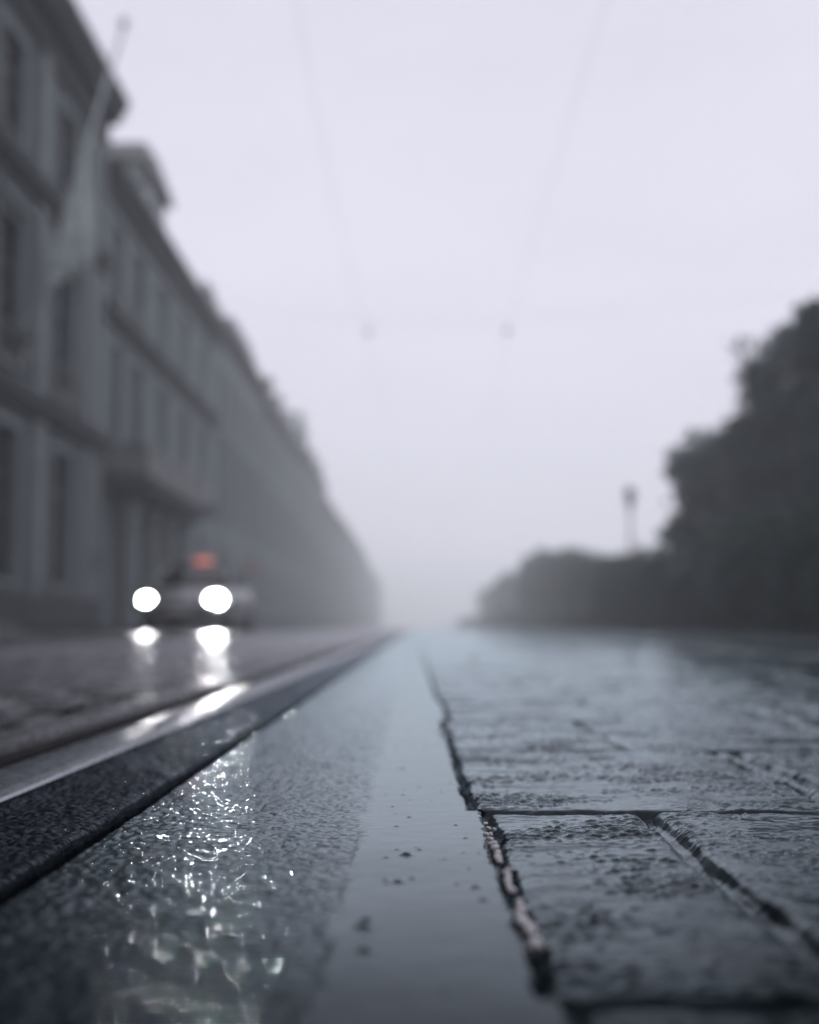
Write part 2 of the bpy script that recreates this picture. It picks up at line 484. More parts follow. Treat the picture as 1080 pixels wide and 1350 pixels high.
# ------------------------------------------------------------------ buildings
def stone(name, c, var=.22):
    m, nt, b = new_mat(name)
    tc = node(nt, 'ShaderNodeTexCoord').outputs['Object']
    f = noise_tex(nt, .35, 6, .65, tc)
    base = ramp(nt, f, [(.3, tuple(x * (1 - var) for x in c)), (.7, tuple(x * (1 + var) for x in c))])
    st = noise_tex(nt, 1.0, 4, .6, tc, (1.0, 1.6, .12))                   # rain streaks
    stc = ramp(nt, st, [(.35, .62), (.62, 1.0)])
    mx = node(nt, 'ShaderNodeMix', data_type='RGBA', blend_type='MULTIPLY'); mx.inputs['Factor'].default_value = .8
    nt.links.new(base, mx.inputs[6]); nt.links.new(stc, mx.inputs[7])
    br = node(nt, 'ShaderNodeTexBrick', Scale=1.0)
    br.inputs['Color1'].default_value = (1, 1, 1, 1); br.inputs['Color2'].default_value = (.86, .86, .86, 1); br.inputs['Mortar'].default_value = (.55, .55, .55, 1)
    br.inputs['Mortar Size'].default_value = .012; br.inputs['Brick Width'].default_value = 1.1; br.inputs['Row Height'].default_value = .48
    sw = node(nt, 'ShaderNodeSeparateXYZ'); cb = node(nt, 'ShaderNodeCombineXYZ')
    nt.links.new(tc, sw.inputs[0]); nt.links.new(sw.outputs['Y'], cb.inputs['X']); nt.links.new(sw.outputs['Z'], cb.inputs['Y']); nt.links.new(cb.outputs[0], br.inputs['Vector'])
    m2 = node(nt, 'ShaderNodeMix', data_type='RGBA', blend_type='MULTIPLY'); m2.inputs['Factor'].default_value = 1
    nt.links.new(mx.outputs[2], m2.inputs[6]); nt.links.new(br.outputs['Color'], m2.inputs[7])
    nt.links.new(m2.outputs[2], b.inputs['Base Color'])
    b.inputs['Roughness'].default_value = .8
    bn = node(nt, 'ShaderNodeBump', Strength=.6, Distance=.02); nt.links.new(noise_tex(nt, 7, 5, .6, tc), bn.inputs['Height']); nt.links.new(bn.outputs[0], b.inputs['Normal'])
    return m
M_stone1 = stone('grey_stone', (.098, .130, .134))
M_stone2 = stone('pale_grey_stone', (.175, .225, .225))
M_stone3 = stone('weathered_stone', (.165, .210, .212))
M_trim = solid('dressed_stone', (.165, .195, .195), .75, .3, 1.2)
M_dark_stone = solid('dark_cornice_stone', (.026, .027, .033), .8, .35, 1.0)  # even dark tone; shade of the cornice undersides is put into this colour
M_slate = solid('slate_roof', (.032, .034, .042), .5, .3, 3)
M_frame = solid('dark_painted_joinery', (.040, .042, .052), .45, .2, 3)
M_glass = solid('window_glass', (.010, .011, .015), .06, .3, 1.5, rvar=.03)
M_iron = solid('black_iron', (.016, .016, .021), .4, .3, 6)
M_door = solid('dark_oak_door', (.030, .026, .026), .5, .3, 5)

def win_proto(w, h, style):
    """window part: the mesh is its joinery, children: pane, sill, surround. origin: bottom centre of the opening, on the wall's face"""
    f = MB(); d0, d1 = -.32, -.24; t = .09
    f.box(d0, d1, -w / 2, -w / 2 + t, 0, h); f.box(d0, d1, w / 2 - t, w / 2, 0, h)
    f.box(d0, d1, -w / 2 + t, w / 2 - t, 0, t); f.box(d0, d1, -w / 2 + t, w / 2 - t, h - t, h)
    f.box(d0, d1 + .01, -.05, .05, t, h - t)
    f.box(d0, d1 + .006, -w / 2 + t, -.05, h * .70, h * .70 + .08); f.box(d0, d1 + .006, .05, w / 2 - t, h * .70, h * .70 + .08)
    for q in (.24, .47):
        f.box(d0, d1 - .02, -w / 2 + t, -.05, h * q, h * q + .04); f.box(d0, d1 - .02, .05, w / 2 - t, h * q, h * q + .04)
    root = f.build('window', M_frame)
    p = MB(); p.box(-.36, -.325, -w / 2, w / 2, 0, h); p.build('pane', M_glass, root)
    s = MB(); s.box(-.235, .14, -w / 2 - .22, w / 2 + .22, -.17, -.003, .02); s.build('sill', M_trim, root)
    u = MB(); e = .26
    u.box(.003, .075, -w / 2 - e, -w / 2 - .003, .003, h + e); u.box(.003, .075, w / 2 + .003, w / 2 + e, .003, h + e); u.box(.003, .072, -w / 2 - .003, w / 2 + .003, h + .003, h + e)
    if style == 'hood':
        u.box(.003, .30, -w / 2 - e - .12, w / 2 + e + .12, h + e + .003, h + e + .20)
    if style == 'keystone':
        u.box(.003, .13, -.17, .17, h + .02, h + e + .16)
    u.build('surround', M_trim, root)
    return root

_protos = {}
def add_window(parent, y, z, w, h, style='plain'):
    key = (round(w, 2), round(h, 2), style)
    if key not in _protos:
        _protos[key] = win_proto(w, h, style); o = _protos[key]
    else:
        o = copy_tree(_protos[key])
    o.parent = parent; o.location = (0, y, z)
    return o

def wall_mesh(L, Ht, D, ops, mat, parent):
    ys = sorted({0, L} | {o[0] for o in ops} | {o[1] for o in ops}); zs = sorted({-.05, Ht} | {o[2] for o in ops} | {o[3] for o in ops})
    m = MB()
    for a, b in zip(ys, ys[1:]):
        for c, d in zip(zs, zs[1:]):
            cy, cz = (a + b) / 2, (c + d) / 2
            if any(o[0] < cy < o[1] and o[2] < cz < o[3] for o in ops): continue
            m.quad((0, a, c), (0, b, c), (0, b, d), (0, a, d))
    for a, b, c, d in ops:
        q = -.38
        m.quad((0, a, c), (0, a, d), (q, a, d), (q, a, c)); m.quad((0, b, c), (q, b, c), (q, b, d), (0, b, d))
        m.quad((0, a, d), (0, b, d), (q, b, d), (q, a, d)); m.quad((0, a, c), (q, a, c), (q, b, c), (0, b, c))
        m.quad((q, a, c), (q, a, d), (q, b, d), (q, b, c))
    m.quad((0, 0, -.05), (0, 0, Ht), (-D, 0, Ht), (-D, 0, -.05)); m.quad((0, L, -.05), (-D, L, -.05), (-D, L, Ht), (0, L, Ht))
    m.quad((-D, 0, -.05), (-D, 0, Ht), (-D, L, Ht), (-D, L, -.05)); m.quad((0, 0, Ht), (0, L, Ht), (-D, L, Ht), (-D, 0, Ht))
    return m.build('wall', mat, parent)

def band(L, z0, z1, out, a=0.0, mat=None, parent=None, name='string_course'):
    m = MB()
    m.box(.004, out * .6, a, L, z0, z0 + (z1 - z0) * .45); m.box(.004, out, a, L, z0 + (z1 - z0) * .45 + .002, z1)
    return m.build(name, mat or M_dark_stone, parent)

def cornice(L, z0, z1, out, parent, mat=None, ends=0.0):
    m = MB(); h = z1 - z0
    m.box(.004, out * .25, -ends, L + ends, z0, z0 + h * .35)
    y = .3
    while y < L - .2:
        m.box(out * .25 + .003, out * .8, y, y + .22, z0 + h * .36, z0 + h * .62); y += .62
    m.box(.004, out * .25, -ends * .9, L + ends * .9, z0 + h * .352, z0 + h * .62)
    m.box(.004, out * .85, -ends, L + ends, z0 + h * .622, z0 + h * .8)
    m.box(-.4, out, -ends - .05, L + ends + .05, z0 + h * .802, z1)
    return m.build('cornice', mat or M_dark_stone, parent)

def mansard(L, z0, z1, back, parent, D=9, x0=.05, hip=.05):
    m = MB()
    m.loft([[(x0, .05, z0), (x0, L - .05, z0), (-D, L - .05, z0), (-D, .05, z0)], [(-back, hip, z1), (-back, L - min(hip, 2.5), z1), (-D + back, L - min(hip, 2.5), z1), (-D + back, hip, z1)]])
    return m.build('roof', M_slate, parent)

def chimney(roof, y, z0, z1, x=-2.2, w=.8, l=1.5):
    m = MB(); m.box(x - w, x, y, y + l, z0, z1); m.box(x - w - .08, x + .08, y - .08, y + l + .08, z1 + .002, z1 + .18)
    for q in range(3): m.lathe([(.12, 0), (.14, .5), (.11, .55)], 8, (x - w / 2, y + .3 + q * (l - .6) / 2, z1 + .182))
    return m.build('chimney', M_stone3, roof, False)

def dormer(parent, y, z0, w, h, mat, x=.05, depth=2.2, pediment=True):
    m = MB()
    m.box(x - depth, x - .12, y - w / 2, y + w / 2, z0, z0 + h)
    m.box(x - .118, x, y - w / 2, y - w * .28, z0, z0 + h); m.box(x - .118, x, y + w * .28, y + w / 2, z0, z0 + h); m.box(x - .118, x, y - w * .28, y + w * .28, z0 + h * .82, z0 + h)
    root = m.build('dormer', mat, parent)
    p = MB(); p.box(x - .116, x - .09, y - w * .278, y + w * .278, z0 + .05, z0 + h * .815); p.build('pane', M_glass, root)
    r = MB(); e = .2
    zt = z0 + h + .003; hp = w * .34
    sec = lambda xx: [(xx, y - w / 2 - e, zt), (xx, y + w / 2 + e, zt), (xx, y + w / 2 + e, zt + .12), (xx, y + w * .25, zt + hp * .75), (xx, y, zt + hp), (xx, y - w * .25, zt + hp * .75), (xx, y - w / 2 - e, zt + .12)]
    r.loft([sec(x - depth), sec(x + .22)]); r.build('dormer_roof', M_slate, root)
    return root

def building(y0, y1, label, mat):
    root = empty('town_house', (FACADE, y0, 0)); tag(root, label, 'building', 'stone buildings along the left side of the street')
    return root, y1 - y0

def generic(y0, y1, label, mat, Hc, bays, floors, roof_top, roof_back=1.3, D=11, dormers=0, chim=(), style='plain', door_bay=None, b_out=.5, hip=2.0):
    root, L = building(y0, y1, label, mat)
    sp = L / bays; ops = []; wins = []
    for fi, (z0, z1, w, stl) in enumerate(floors):
        for k in range(bays):
            yc = sp * (k + .5)
            if fi == 0 and k == door_bay: continue
            ops.append((yc - w / 2, yc + w / 2, z0, z1)); wins.append((yc, z0, w, z1 - z0, stl))
    if door_bay is not None:
        yc = sp * (door_bay + .5); ops.append((yc - .9, yc + .9, .12, 3.4))
    wall_mesh(L, Hc, D, ops, mat, root)
    for w in wins: add_window(root, *w)
    if door_bay is not None:
        d = MB(); d.box(-.34, -.28, yc - .9, yc + .9, .12, 3.4)
        for s in (-1, 1):
            for zz in (.4, 1.5): d.box(-.279, -.25, yc + s * .45 - .3, yc + s * .45 + .3, zz, zz + .85)
        dd = d.build('door', M_door, root); h = MB(); h.lathe([(.02, 0), (.04, .03), (.02, .06)], 8, (-.24, yc + .08, 1.2)); h.build('handle', M_iron, dd)
    p = MB(); p.box(.003, .10, 0, (yc - 1.2) if door_bay is not None else L, -.04, .85)
    if door_bay is not None: p.box(.003, .10, yc + 1.2, L, -.04, .85)
    p.build('plinth', M_dark_stone, root)
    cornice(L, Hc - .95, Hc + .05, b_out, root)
    r = mansard(L, Hc + .06, roof_top, roof_back, root, D, hip=hip)
    for k in range(dormers):
        dormer(root, L * (k + .5) / dormers, Hc + .08, 1.9, min(2.1, (roof_top - Hc) * .72), M_trim, .0)
    for cy, cz in chim: chimney(r, cy, roof_top - 1.0, cz)
    return root, L

# ---- nearest house, tall, flat cornice, flagpole
root, L = building(-23.5, 47.0, 'tall dark stone house at the left edge with the flagpole and heavy projecting cornice', M_stone1)
cent = [42.1 - 5.9 * k for k in range(11)]
ops = []; wins = []
for c in cent:
    yc = c + 23.5
    for z0, z1, w, stl in ((1.35, 5.3, 2.3, 'keystone'), (7.0, 10.8, 2.3, 'hood'), (12.9, 15.7, 2.1, 'plain')):
        ops.append((yc - w / 2, yc + w / 2, z0, z1)); wins.append((yc, z0, w, z1 - z0, stl))
wall_mesh(L, 17.6, 12, ops, M_stone1, root)
for w in wins: add_window(root, *w)
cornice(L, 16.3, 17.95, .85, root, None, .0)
band(L, 5.85, 6.45, .42, 0, M_dark_stone, root); band(L, 11.9, 12.5, .40, 0, M_dark_stone, root)
p = MB(); p.box(.003, .16, 0, L, -.04, 1.0); p.build('plinth', M_dark_stone, root)
for yc in [c + 23.5 + 2.95 for c in cent] + [70.1]:
    m = MB(); wd = .42 if yc > 69.9 else .55
    yc = min(yc, L - wd)
    m.box(.003, .16, yc - wd, yc + wd, 1.003, 5.84); m.box(.003, .16, yc - wd, yc + wd, 6.46, 11.89); m.box(.003, .16, yc - wd, yc + wd, 12.51, 16.29)
    m.build('pilaster', M_trim, root)
for c in cent:      # iron guard rails before the tall first floor windows
    m = MB(); yc = c + 23.5
    m.box(.16, .19, yc - 1.25, yc + 1.25, 7.85, 7.90); m.box(.16, .19, yc - 1.25, yc + 1.25, 7.02, 7.06)
    for q in range(13): m.box(.166, .184, yc - 1.22 + q * .203, yc - 1.20 + q * .203, 7.061, 7.849)
    m.build('window_guard', M_iron, root)
m = MB(); m.box(-11.9, -.5, .1, L - .1, 17.62, 18.4); m.build('roof', M_slate, root)

# ---- second house with balcony, columns, attic dormer
Y2, E2 = 47.02, 74.6
root, L = building(Y2, E2, 'grey stone house with the long dark balcony over its columned entrance', M_stone2)
ops = []; wins = []
for c in (49.6, 53.4, 58.9, 64.5, 70.2):
    yc = c - Y2; w1 = 1.5 if c < 50 else 1.9
    ops.append((yc - w1 / 2, yc + w1 / 2, 6.7, 10.0)); wins.append((yc, 6.7, w1, 3.3, 'plain'))
    ops.append((yc - w1 / 2, yc + w1 / 2, 11.9, 14.3)); wins.append((yc, 11.9, w1, 2.4, 'plain'))
for c in (64.8, 70.2):
    yc = c - Y2; ops.append((yc - .95, yc + .95, 1.4, 4.4)); wins.append((yc, 1.4, 1.9, 3.0, 'keystone'))
doors = []
for c in (51.0, 54.6, 58.2):
    yc = c - Y2; ops.append((yc - 1.25, yc + 1.25, .14, 4.3)); doors.append(yc)
wall_mesh(L, 15.9, 12, ops, M_stone2, root)
for w in wins: add_window(root, *w)
for yc in doors:
    d = MB(); d.box(-.36, -.30, yc - 1.25, yc + 1.25, .14, 4.3); d.box(-.299, -.26, yc - .04, yc + .04, .14, 4.3)
    for s in (-1, 1):
        for zz in (.4, 1.7, 3.0): d.box(-.299, -.27, yc + s * .62 - .42, yc + s * .62 + .42, zz, zz + 1.0)
    d.build('door', M_door, root)
for c in (49.1, 52.8, 56.4, 60.1):
    m = MB(); yc = c - Y2
    m.lathe([(.42, .118), (.42, .40), (.33, .46), (.31, .6), (.29, 2.4), (.26, 4.1), (.30, 4.2), (.40, 4.32), (.40, 4.5)], 16, (.75, yc, 0))
    m.build('column', M_trim, root, False)
bal = MB(); by0, by1 = 47.6 - Y2, 61.2 - Y2
bal.box(.02, 1.50, by0, by1, 4.78, 5.06); bal.box(.02, 1.62, by0 - .1, by1 + .1, 5.062, 5.26)
bal = bal.build('balcony', M_dark_stone, root)
rl = MB()
rl.box(1.46, 1.56, by0, by1, 6.22, 6.32); rl.box(1.47, 1.55, by0, by1, 5.30, 5.36); rl.box(.05, 1.459, by0, by0 + .08, 6.22, 6.32); rl.box(.05, 1.459, by1 - .08, by1, 6.22, 6.32)
y = by0 + .04
while y < by1:
    rl.box(1.485, 1.535, y - .035, y + .035, 5.361, 6.219); rl.box(1.49, 1.53, y + .036, y + .094, 5.361, 6.12); y += .13
for e in (by0 + .02, by1 - .07):
    for q in range(10): rl.box(.1 + q * .14, .17 + q * .14, e, e + .05, 5.27, 6.219)
rl.box(1.47, 1.482, by0 + .01, by1 - .01, 5.37, 6.12)
rl.build('railing', M_iron, bal)
for c in (49.1, 52.8, 56.4, 60.1):
    b = MB(); yc = c - Y2
    b.loft([[(.02, yc - .2, 4.775), (1.3, yc - .2, 4.775), (1.3, yc - .2, 4.62), (.9, yc - .2, 4.52), (.02, yc - .2, 4.505)], [(.02, yc + .2, 4.775), (1.3, yc + .2, 4.775), (1.3, yc + .2, 4.62), (.9, yc + .2, 4.52), (.02, yc + .2, 4.505)]])
    b.build('bracket', M_dark_stone, bal)
band(L, 10.6, 11.15, .38, 0, M_dark_stone, root); band(L, 5.9, 6.35, .30, 61.5 - Y2, M_dark_stone, root)
cornice(L, 14.85, 15.95, .6, root)
r = mansard(L, 15.96, 18.2, 3.4, root, 12)
dm = MB(); a0, a1 = 53.4 - Y2, 58.9 - Y2
dm.box(-3, -.02, a0, a1, 15.97, 17.9); dm = dm.build('attic', M_trim, root)
q = MB(); q.box(-.018, .02, a0 + 1.0, a0 + 2.1, 16.3, 17.5); q.box(-.018, .02, a0 + 3.4, a0 + 4.5, 16.3, 17.5); q.build('pane', M_glass, dm)
q = MB(); q.loft([[(.30, a0 - .3, 17.9), (.30, a1 + .4, 17.9), (-3, a1 + .4, 17.9), (-3, a0 - .3, 17.9)], [(.30, a0 - .3, 18.15), (.30, a1 + .4, 18.15), (-3, a1 + .4, 18.15), (-3, a0 - .3, 18.15)],
                  [(-.10, a0 + 1.6, 19.3), (-.10, a1 - 1.3, 19.5), (-2.6, a1 - 1.3, 19.5), (-2.6, a0 + 1.6, 19.3)]]); q.build('attic_roof', M_slate, dm)
q = MB(); q.box(-4.5, -1.2, 48.5 - Y2, 57 - Y2, 16.2, 18.1, .15); q.build('roof_block', M_slate, r)
p = MB(); p.box(.003, .12, 61.0 - Y2, L, -.04, .9); p.build('plinth', M_dark_stone, root)

# ---- third and following houses
generic(74.64, 99.0, 'grey stone house with slate mansard just past the balcony house', M_stone3, 16.6, 6,
        ((1.4, 4.3, 1.5, 'keystone'), (6.2, 10.0, 1.6, 'hood'), (11.6, 14.2, 1.4, 'plain')), 19.4, .7, dormers=0, chim=((13.0, 21.2), (16.0, 20.8)), door_bay=2, hip=12.5)
generic(99.04, 131.0, 'hazy mid-street house with slate roof behind the red round sign', M_stone2, 15.9, 7,
        ((1.4, 4.2, 1.5, 'plain'), (6.2, 9.6, 1.5, 'hood'), (11.4, 14.0, 1.4, 'plain')), 18.4, .8, dormers=4, chim=((4, 20.8),), door_bay=3, hip=6)
generic(131.04, 166.0, 'fog-veiled house with tall chimney block on its roof', M_stone3, 16.6, 7,
        ((1.4, 4.2, 1.6, 'plain'), (6.2, 9.6, 1.6, 'plain'), (11.4, 14.0, 1.5, 'plain')), 18.6, .8, dormers=3, chim=((29.4, 24.3), (31.3, 24.3), (33.2, 24.3), (10, 20.6)), door_bay=1, hip=6)
generic(166.04, 225.0, 'long pale house deep in the fog past the chimney block', M_stone2, 15.0, 11,
        ((1.4, 4.2, 1.6, 'plain'), (6.0, 9.2, 1.6, 'plain'), (10.8, 13.2, 1.5, 'plain')), 17.4, .9, chim=((2, 23.6), (30, 19.6)), door_bay=5)
generic(225.04, 320.0, 'faint house nearly lost in fog, second from the street end', M_stone3, 15.4, 16,
        ((1.4, 4.2, 1.6, 'plain'), (6.0, 9.2, 1.6, 'plain'), (10.8, 13.2, 1.5, 'plain')), 17.8, .9, door_bay=7)
generic(320.04, 470.0, 'faintest and farthest house where the street vanishes in fog', M_stone2, 14.0, 22,
        ((1.4, 4.2, 1.6, 'plain'), (6.0, 9.2, 1.6, 'plain'), (10.4, 12.4, 1.5, 'plain')), 16.2, .9, door_bay=9)

# ---- unseen house added behind the camera to shade the near end of the street
rb, _ = generic(0, 40.0, 'unseen tall stone house added behind the viewer to shade the near street', M_stone1, 20.5, 8,
        ((1.4, 4.4, 1.6, 'plain'), (6.4, 9.8, 1.6, 'hood'), (11.4, 14.2, 1.5, 'plain'), (15.6, 18.4, 1.5, 'plain')), 24.4, 1.5, door_bay=3)
rb.location = (28.0, -25.0, .0); rb.rotation_euler = (0, 0, R(90)); del rb['group']

# ---- plaque on the wall of the second house / end pier of the first
m = MB(); m.box(0, .05, -.45, .45, -.32, .32, .02); pl = m.build('wall_plaque', M_frame)
pl.location = (FACADE + .004 + .16, 46.55, 2.25); tag(pl, 'small dark plaque on the stone pier left of the columned entrance', 'plaque')

# ---- flagpole and furled flag
M_pole = solid('pale_painted_pole', (.34, .37, .39), .4, .15, 4)
M_flagc = solid('pale_wet_cloth', (.36, .41, .41), .8, .4, 2.5)
base = Vector((FACADE + .1, 37.2, 7.3)); tip = Vector((-7.86, 37.4, 16.35))
root = empty('flagpole', base); tag(root, 'pale slanting flagpole fixed to the tall near house, tip against the sky', 'flagpole')
dv = tip - base
m = MB(); m.tube([Vector((0, 0, 0)), dv * .5, dv], [.075, .068, .05], 12); m.build('pole', M_pole, root, True)
m = MB(); m.lathe([(.03, -.05), (.09, .02), (.13, .12), (.12, .20), (.05, .30), (.02, .34)], 14, tuple(dv)); m.build('finial', M_pole, root, True)
m = MB(); m.box(-.095, .12, -.2, .2, -.35, .35, .03); m.box(-.09, .3, -.1, .1, .36, .46); m.build('bracket', M_iron, root)
# cloth hangs from the pole in folds
n1, n2 = 40, 36; V = []; F = []
d = dv.normalized()
for i in range(n1):
    u = i / (n1 - 1); p0 = base + dv * (.27 + .37 * u)
    for j in range(n2):
        v = j / (n2 - 1)
        drop = (.6 + 2.5 * u) * v
        x = p0.x - .03 + .30 * v * u + .05 * math.sin(u * 16 + 3 * v) * v
        yv = p0.y + .13 * math.sin(u * 19 + v * 2.3) * (.2 + v)
        V.append((x - base.x, yv - base.y, p0.z - .06 - drop - base.z))
for i in range(n1 - 1):
    for j in range(n2 - 1):
        a = i * n2 + j; F.append((a, a + 1, a + n2 + 1, a + n2))
fl = mesh_obj('flag', V, F, M_flagc, None, True); fl.location = base
sm = fl.modifiers.new('thickness', 'SOLIDIFY'); sm.thickness = .012
tag(fl, 'pale limp flag drooping from the lower half of the slanting pole', 'flag')

# ------------------------------------------------------------------ car with lit headlights
M_body = solid('silver_car_paint', (.26, .28, .29), .30, .02, 3, metal=.3, rvar=.02)
M_cglass = solid('car_glass', (.012, .014, .017), .05, .2, 2, rvar=.02)
M_rubber = solid('tyre_rubber', (.012, .012, .013), .7, .3, 20)
M_rim = solid('alloy_rim', (.35, .36, .38), .3, .1, 8, metal=.9)
M_plast = solid('black_plastic', (.015, .015, .017), .5, .3, 10)
M_plate = solid('white_plate', (.55, .55, .52), .4, .05, 4)
def lamp(name, c, core, r0):
    m, nt, b = new_mat(name)
    b.inputs['Base Color'].default_value = (.6, .6, .6, 1); b.inputs['Emission Color'].default_value = (*c, 1)
    ln = node(nt, 'ShaderNodeVectorMath', operation='LENGTH'); nt.links.new(node(nt, 'ShaderNodeTexCoord').outputs['Object'], ln.inputs[0])
    mr = node(nt, 'ShaderNodeMapRange'); nt.links.new(ln.outputs['Value'], mr.inputs['Value'])
    for k_, v_ in (('From Min', 0), ('From Max', r0), ('To Min', 1), ('To Max', .0)): mr.inputs[k_].default_value = v_
    pw = node(nt, 'ShaderNodeMath', operation='POWER'); nt.links.new(mr.outputs[0], pw.inputs[0]); pw.inputs[1].default_value = 3.0
    ml = node(nt, 'ShaderNodeMath', operation='MULTIPLY_ADD'); nt.links.new(pw.outputs[0], ml.inputs[0]); ml.inputs[1].default_value = core; ml.inputs[2].default_value = 4.0
    nt.links.new(ml.outputs[0], b.inputs['Emission Strength'])
    return m
M_hl_a = lamp('headlight_dipped', (1.0, .97, .98), 3000, .14)
M_hl_b = lamp('headlight_full', (1.0, .97, .98), 10000, .17)
M_sign = emissive('red_roof_lamp', (1.0, .19, .08), .65)
M_tail = solid('red_lens', (.25, .012, .010), .2, .1, 5)
car = empty('car', (-4.63, 28.3, -.004), R(-2.0))
tag(car, 'silver car with both headlights on and a small red roof lamp, left lane', 'car')
def sect(y, zb, zt, w, c=.10, crown=.03):
    return [(-w + c, y, zb), (w - c, y, zb), (w, y, zb + c), (w * 1.0, y, zb + (zt - zb) * .55), (w * .965, y, zt - c * .8), (w * .90, y, zt), (0, y, zt + crown), (-w * .90, y, zt), (-w * .965, y, zt - c * .8), (-w, y, zb + (zt - zb) * .55), (-w, y, zb + c)]
m = MB()
m.loft([sect(*a) for a in ((0, .34, .56, .62, .06), (.05, .27, .64, .74), (.16, .23, .72, .82), (.45, .21, .80, .88), (.95, .20, .90, .90), (1.35, .20, .95, .90), (2.3, .20, .97, .905), (3.3, .20, .99, .90), (3.95, .22, 1.0, .87), (4.22, .28, .98, .80), (4.32, .40, .88, .70))])
body = m.build('body', M_body, car, True)
m = MB()
def cab(y, w, z, wb, zb=.93): return [(-wb, y, zb), (wb, y, zb), (w + .02, y, (z + zb) / 2 + .1), (w, y, z - .04), (w - .12, y, z), (-w + .12, y, z), (-w, y, z - .04), (-w - .02, y, (z + zb) / 2 + .1)]
m.loft([cab(1.12, .70, .985, .72), cab(1.55, .68, 1.25, .80), cab(2.0, .62, 1.44, .83), cab(2.9, .62, 1.47, .83), cab(3.6, .60, 1.40, .82), cab(4.18, .58, 1.02, .74)])
m.build('cabin_glass', M_cglass, car, True)
m = MB(); m.loft([[(-.60, 1.98, 1.437), (.60, 1.98, 1.437), (.50, 1.98, 1.462), (-.50, 1.98, 1.462)], [(-.61, 2.9, 1.467), (.61, 2.9, 1.467), (.50, 2.9, 1.495), (-.50, 2.9, 1.495)], [(-.59, 3.62, 1.40), (.59, 3.62, 1.40), (.48, 3.62, 1.425), (-.48, 3.62, 1.425)]]); m.build('roof', M_body, car, True)
for s in (-1, 1):
    for a_, b_, r_ in (((.80, 1.15, .96), (.655, 1.98, 1.45), .035), ((.835, 2.65, .96), (.64, 2.62, 1.46), .04), ((.62, 3.6, 1.40), (.77, 4.15, .99), .05)):
        m = MB(); m.tube([(s * a_[0], a_[1], a_[2]), (s * b_[0], b_[1], b_[2])], r_, 8); m.build('pillar', M_body, car)
    m = MB(); m.box(s * .98 - .09, s * .98 + .09, 1.30, 1.42, .96, 1.12, .03); mr = m.build('mirror', M_body, car)
    m = MB(); m.tube([(s * .86, 1.38, .97), (s * .95, 1.38, 1.0)], .025, 8); m.build('mirror_arm', M_plast, mr)
    k = .105 if s < 0 else .165
    m = MB(); m.lathe([(k * 1.02, -.06), (k * 1.18, -.05), (k * 1.20, .14), (k * 1.10, .145), (k * 1.06, .0), (k * 1.02, -.055)], 20)
    m.lathe([(.01, -.062), (k * 1.1, -.061), (k * 1.1, -.058), (.01, -.057)], 20)
    o = m.build('headlight', M_plast, car, True); o.location = (s * .69, .06, .665); o.rotation_euler = (R(90), 0, R(13)); o.scale = (1.12, .86, 1)
    m = MB(); m.lathe([(.01, -.045), (k, -.044), (k * .98, -.02), (k * .7, .0), (k * .3, .012), (.01, .015)], 20)
    m.build('lens', M_hl_a if s < 0 else M_hl_b, o, True)
    m = MB(); m.box(s * .74 - .10, s * .74 + .10, 4.16, 4.30, .62, .95, .03); m.build('tail_light', M_tail, car)
    for y in (.86, 3.42):
        w = MB(); w.lathe([(.19, -.10), (.29, -.105), (.315, -.08), (.32, 0), (.315, .08), (.29, .105), (.19, .10)], 24)
        wh = w.build('wheel', M_rubber, car, True); wh.location = (s * .80, y, .318); wh.rotation_euler = (0, R(90) * s, 0)
        rm = MB(); rm.lathe([(.03, .09), (.05, .085), (.06, .07), (.19, .075), (.20, .10), (.185, .104)], 20)
        for q in range(5):
            a = q * 2 * math.pi / 5; rm.tube([(.04 * math.cos(a), .04 * math.sin(a), .088), (.19 * math.cos(a), .19 * math.sin(a), .092)], .022, 6)
        rm.build('rim', M_rim, wh)
m = MB(); m.box(-.46, .46, -.005, .05, .47, .60, .02); m.box(-.60, .60, -.012, .10, .27, .39, .03); m.build('grille', M_plast, car)
m = MB(); m.box(-.26, .26, -.03, -.014, .40, .51, .004); m.build('number_plate', M_plate, car)
m = MB(); m.box(-.12, .24, 2.05, 2.28, 1.485, 1.60, .04); m.build('roof_lamp', M_sign, car)

# ------------------------------------------------------------------ round red road sign
M_red = solid('red_sign_enamel', (.22, .03, .026), .4, .1, 5)
M_white = solid('white_sign_enamel', (.6, .6, .6), .4, .1, 5)
M_galv = solid('galvanised_steel', (.20, .21, .22), .5, .2, 8, metal=.4)
sg = empty('road_sign', (-7.6, 67.5, .118)); tag(sg, 'round red road sign with white bar on a grey post at the left kerb', 'road sign')
m = MB(); m.lathe([(.035, 0), (.035, 3.2)], 10); m.build('post', M_galv, sg, True)
m = MB(); m.lathe([(.02, -.012), (.26, -.012), (.27, 0), (.26, .012), (.02, .012)], 28); o = m.build('disc', M_red, sg); o.location = (0, -.05, 2.85); o.rotation_euler = (R(90), 0, 0)
m = MB(); m.box(-.18, .18, -.068, -.064, 2.81, 2.89); m.build('bar', M_white, sg)

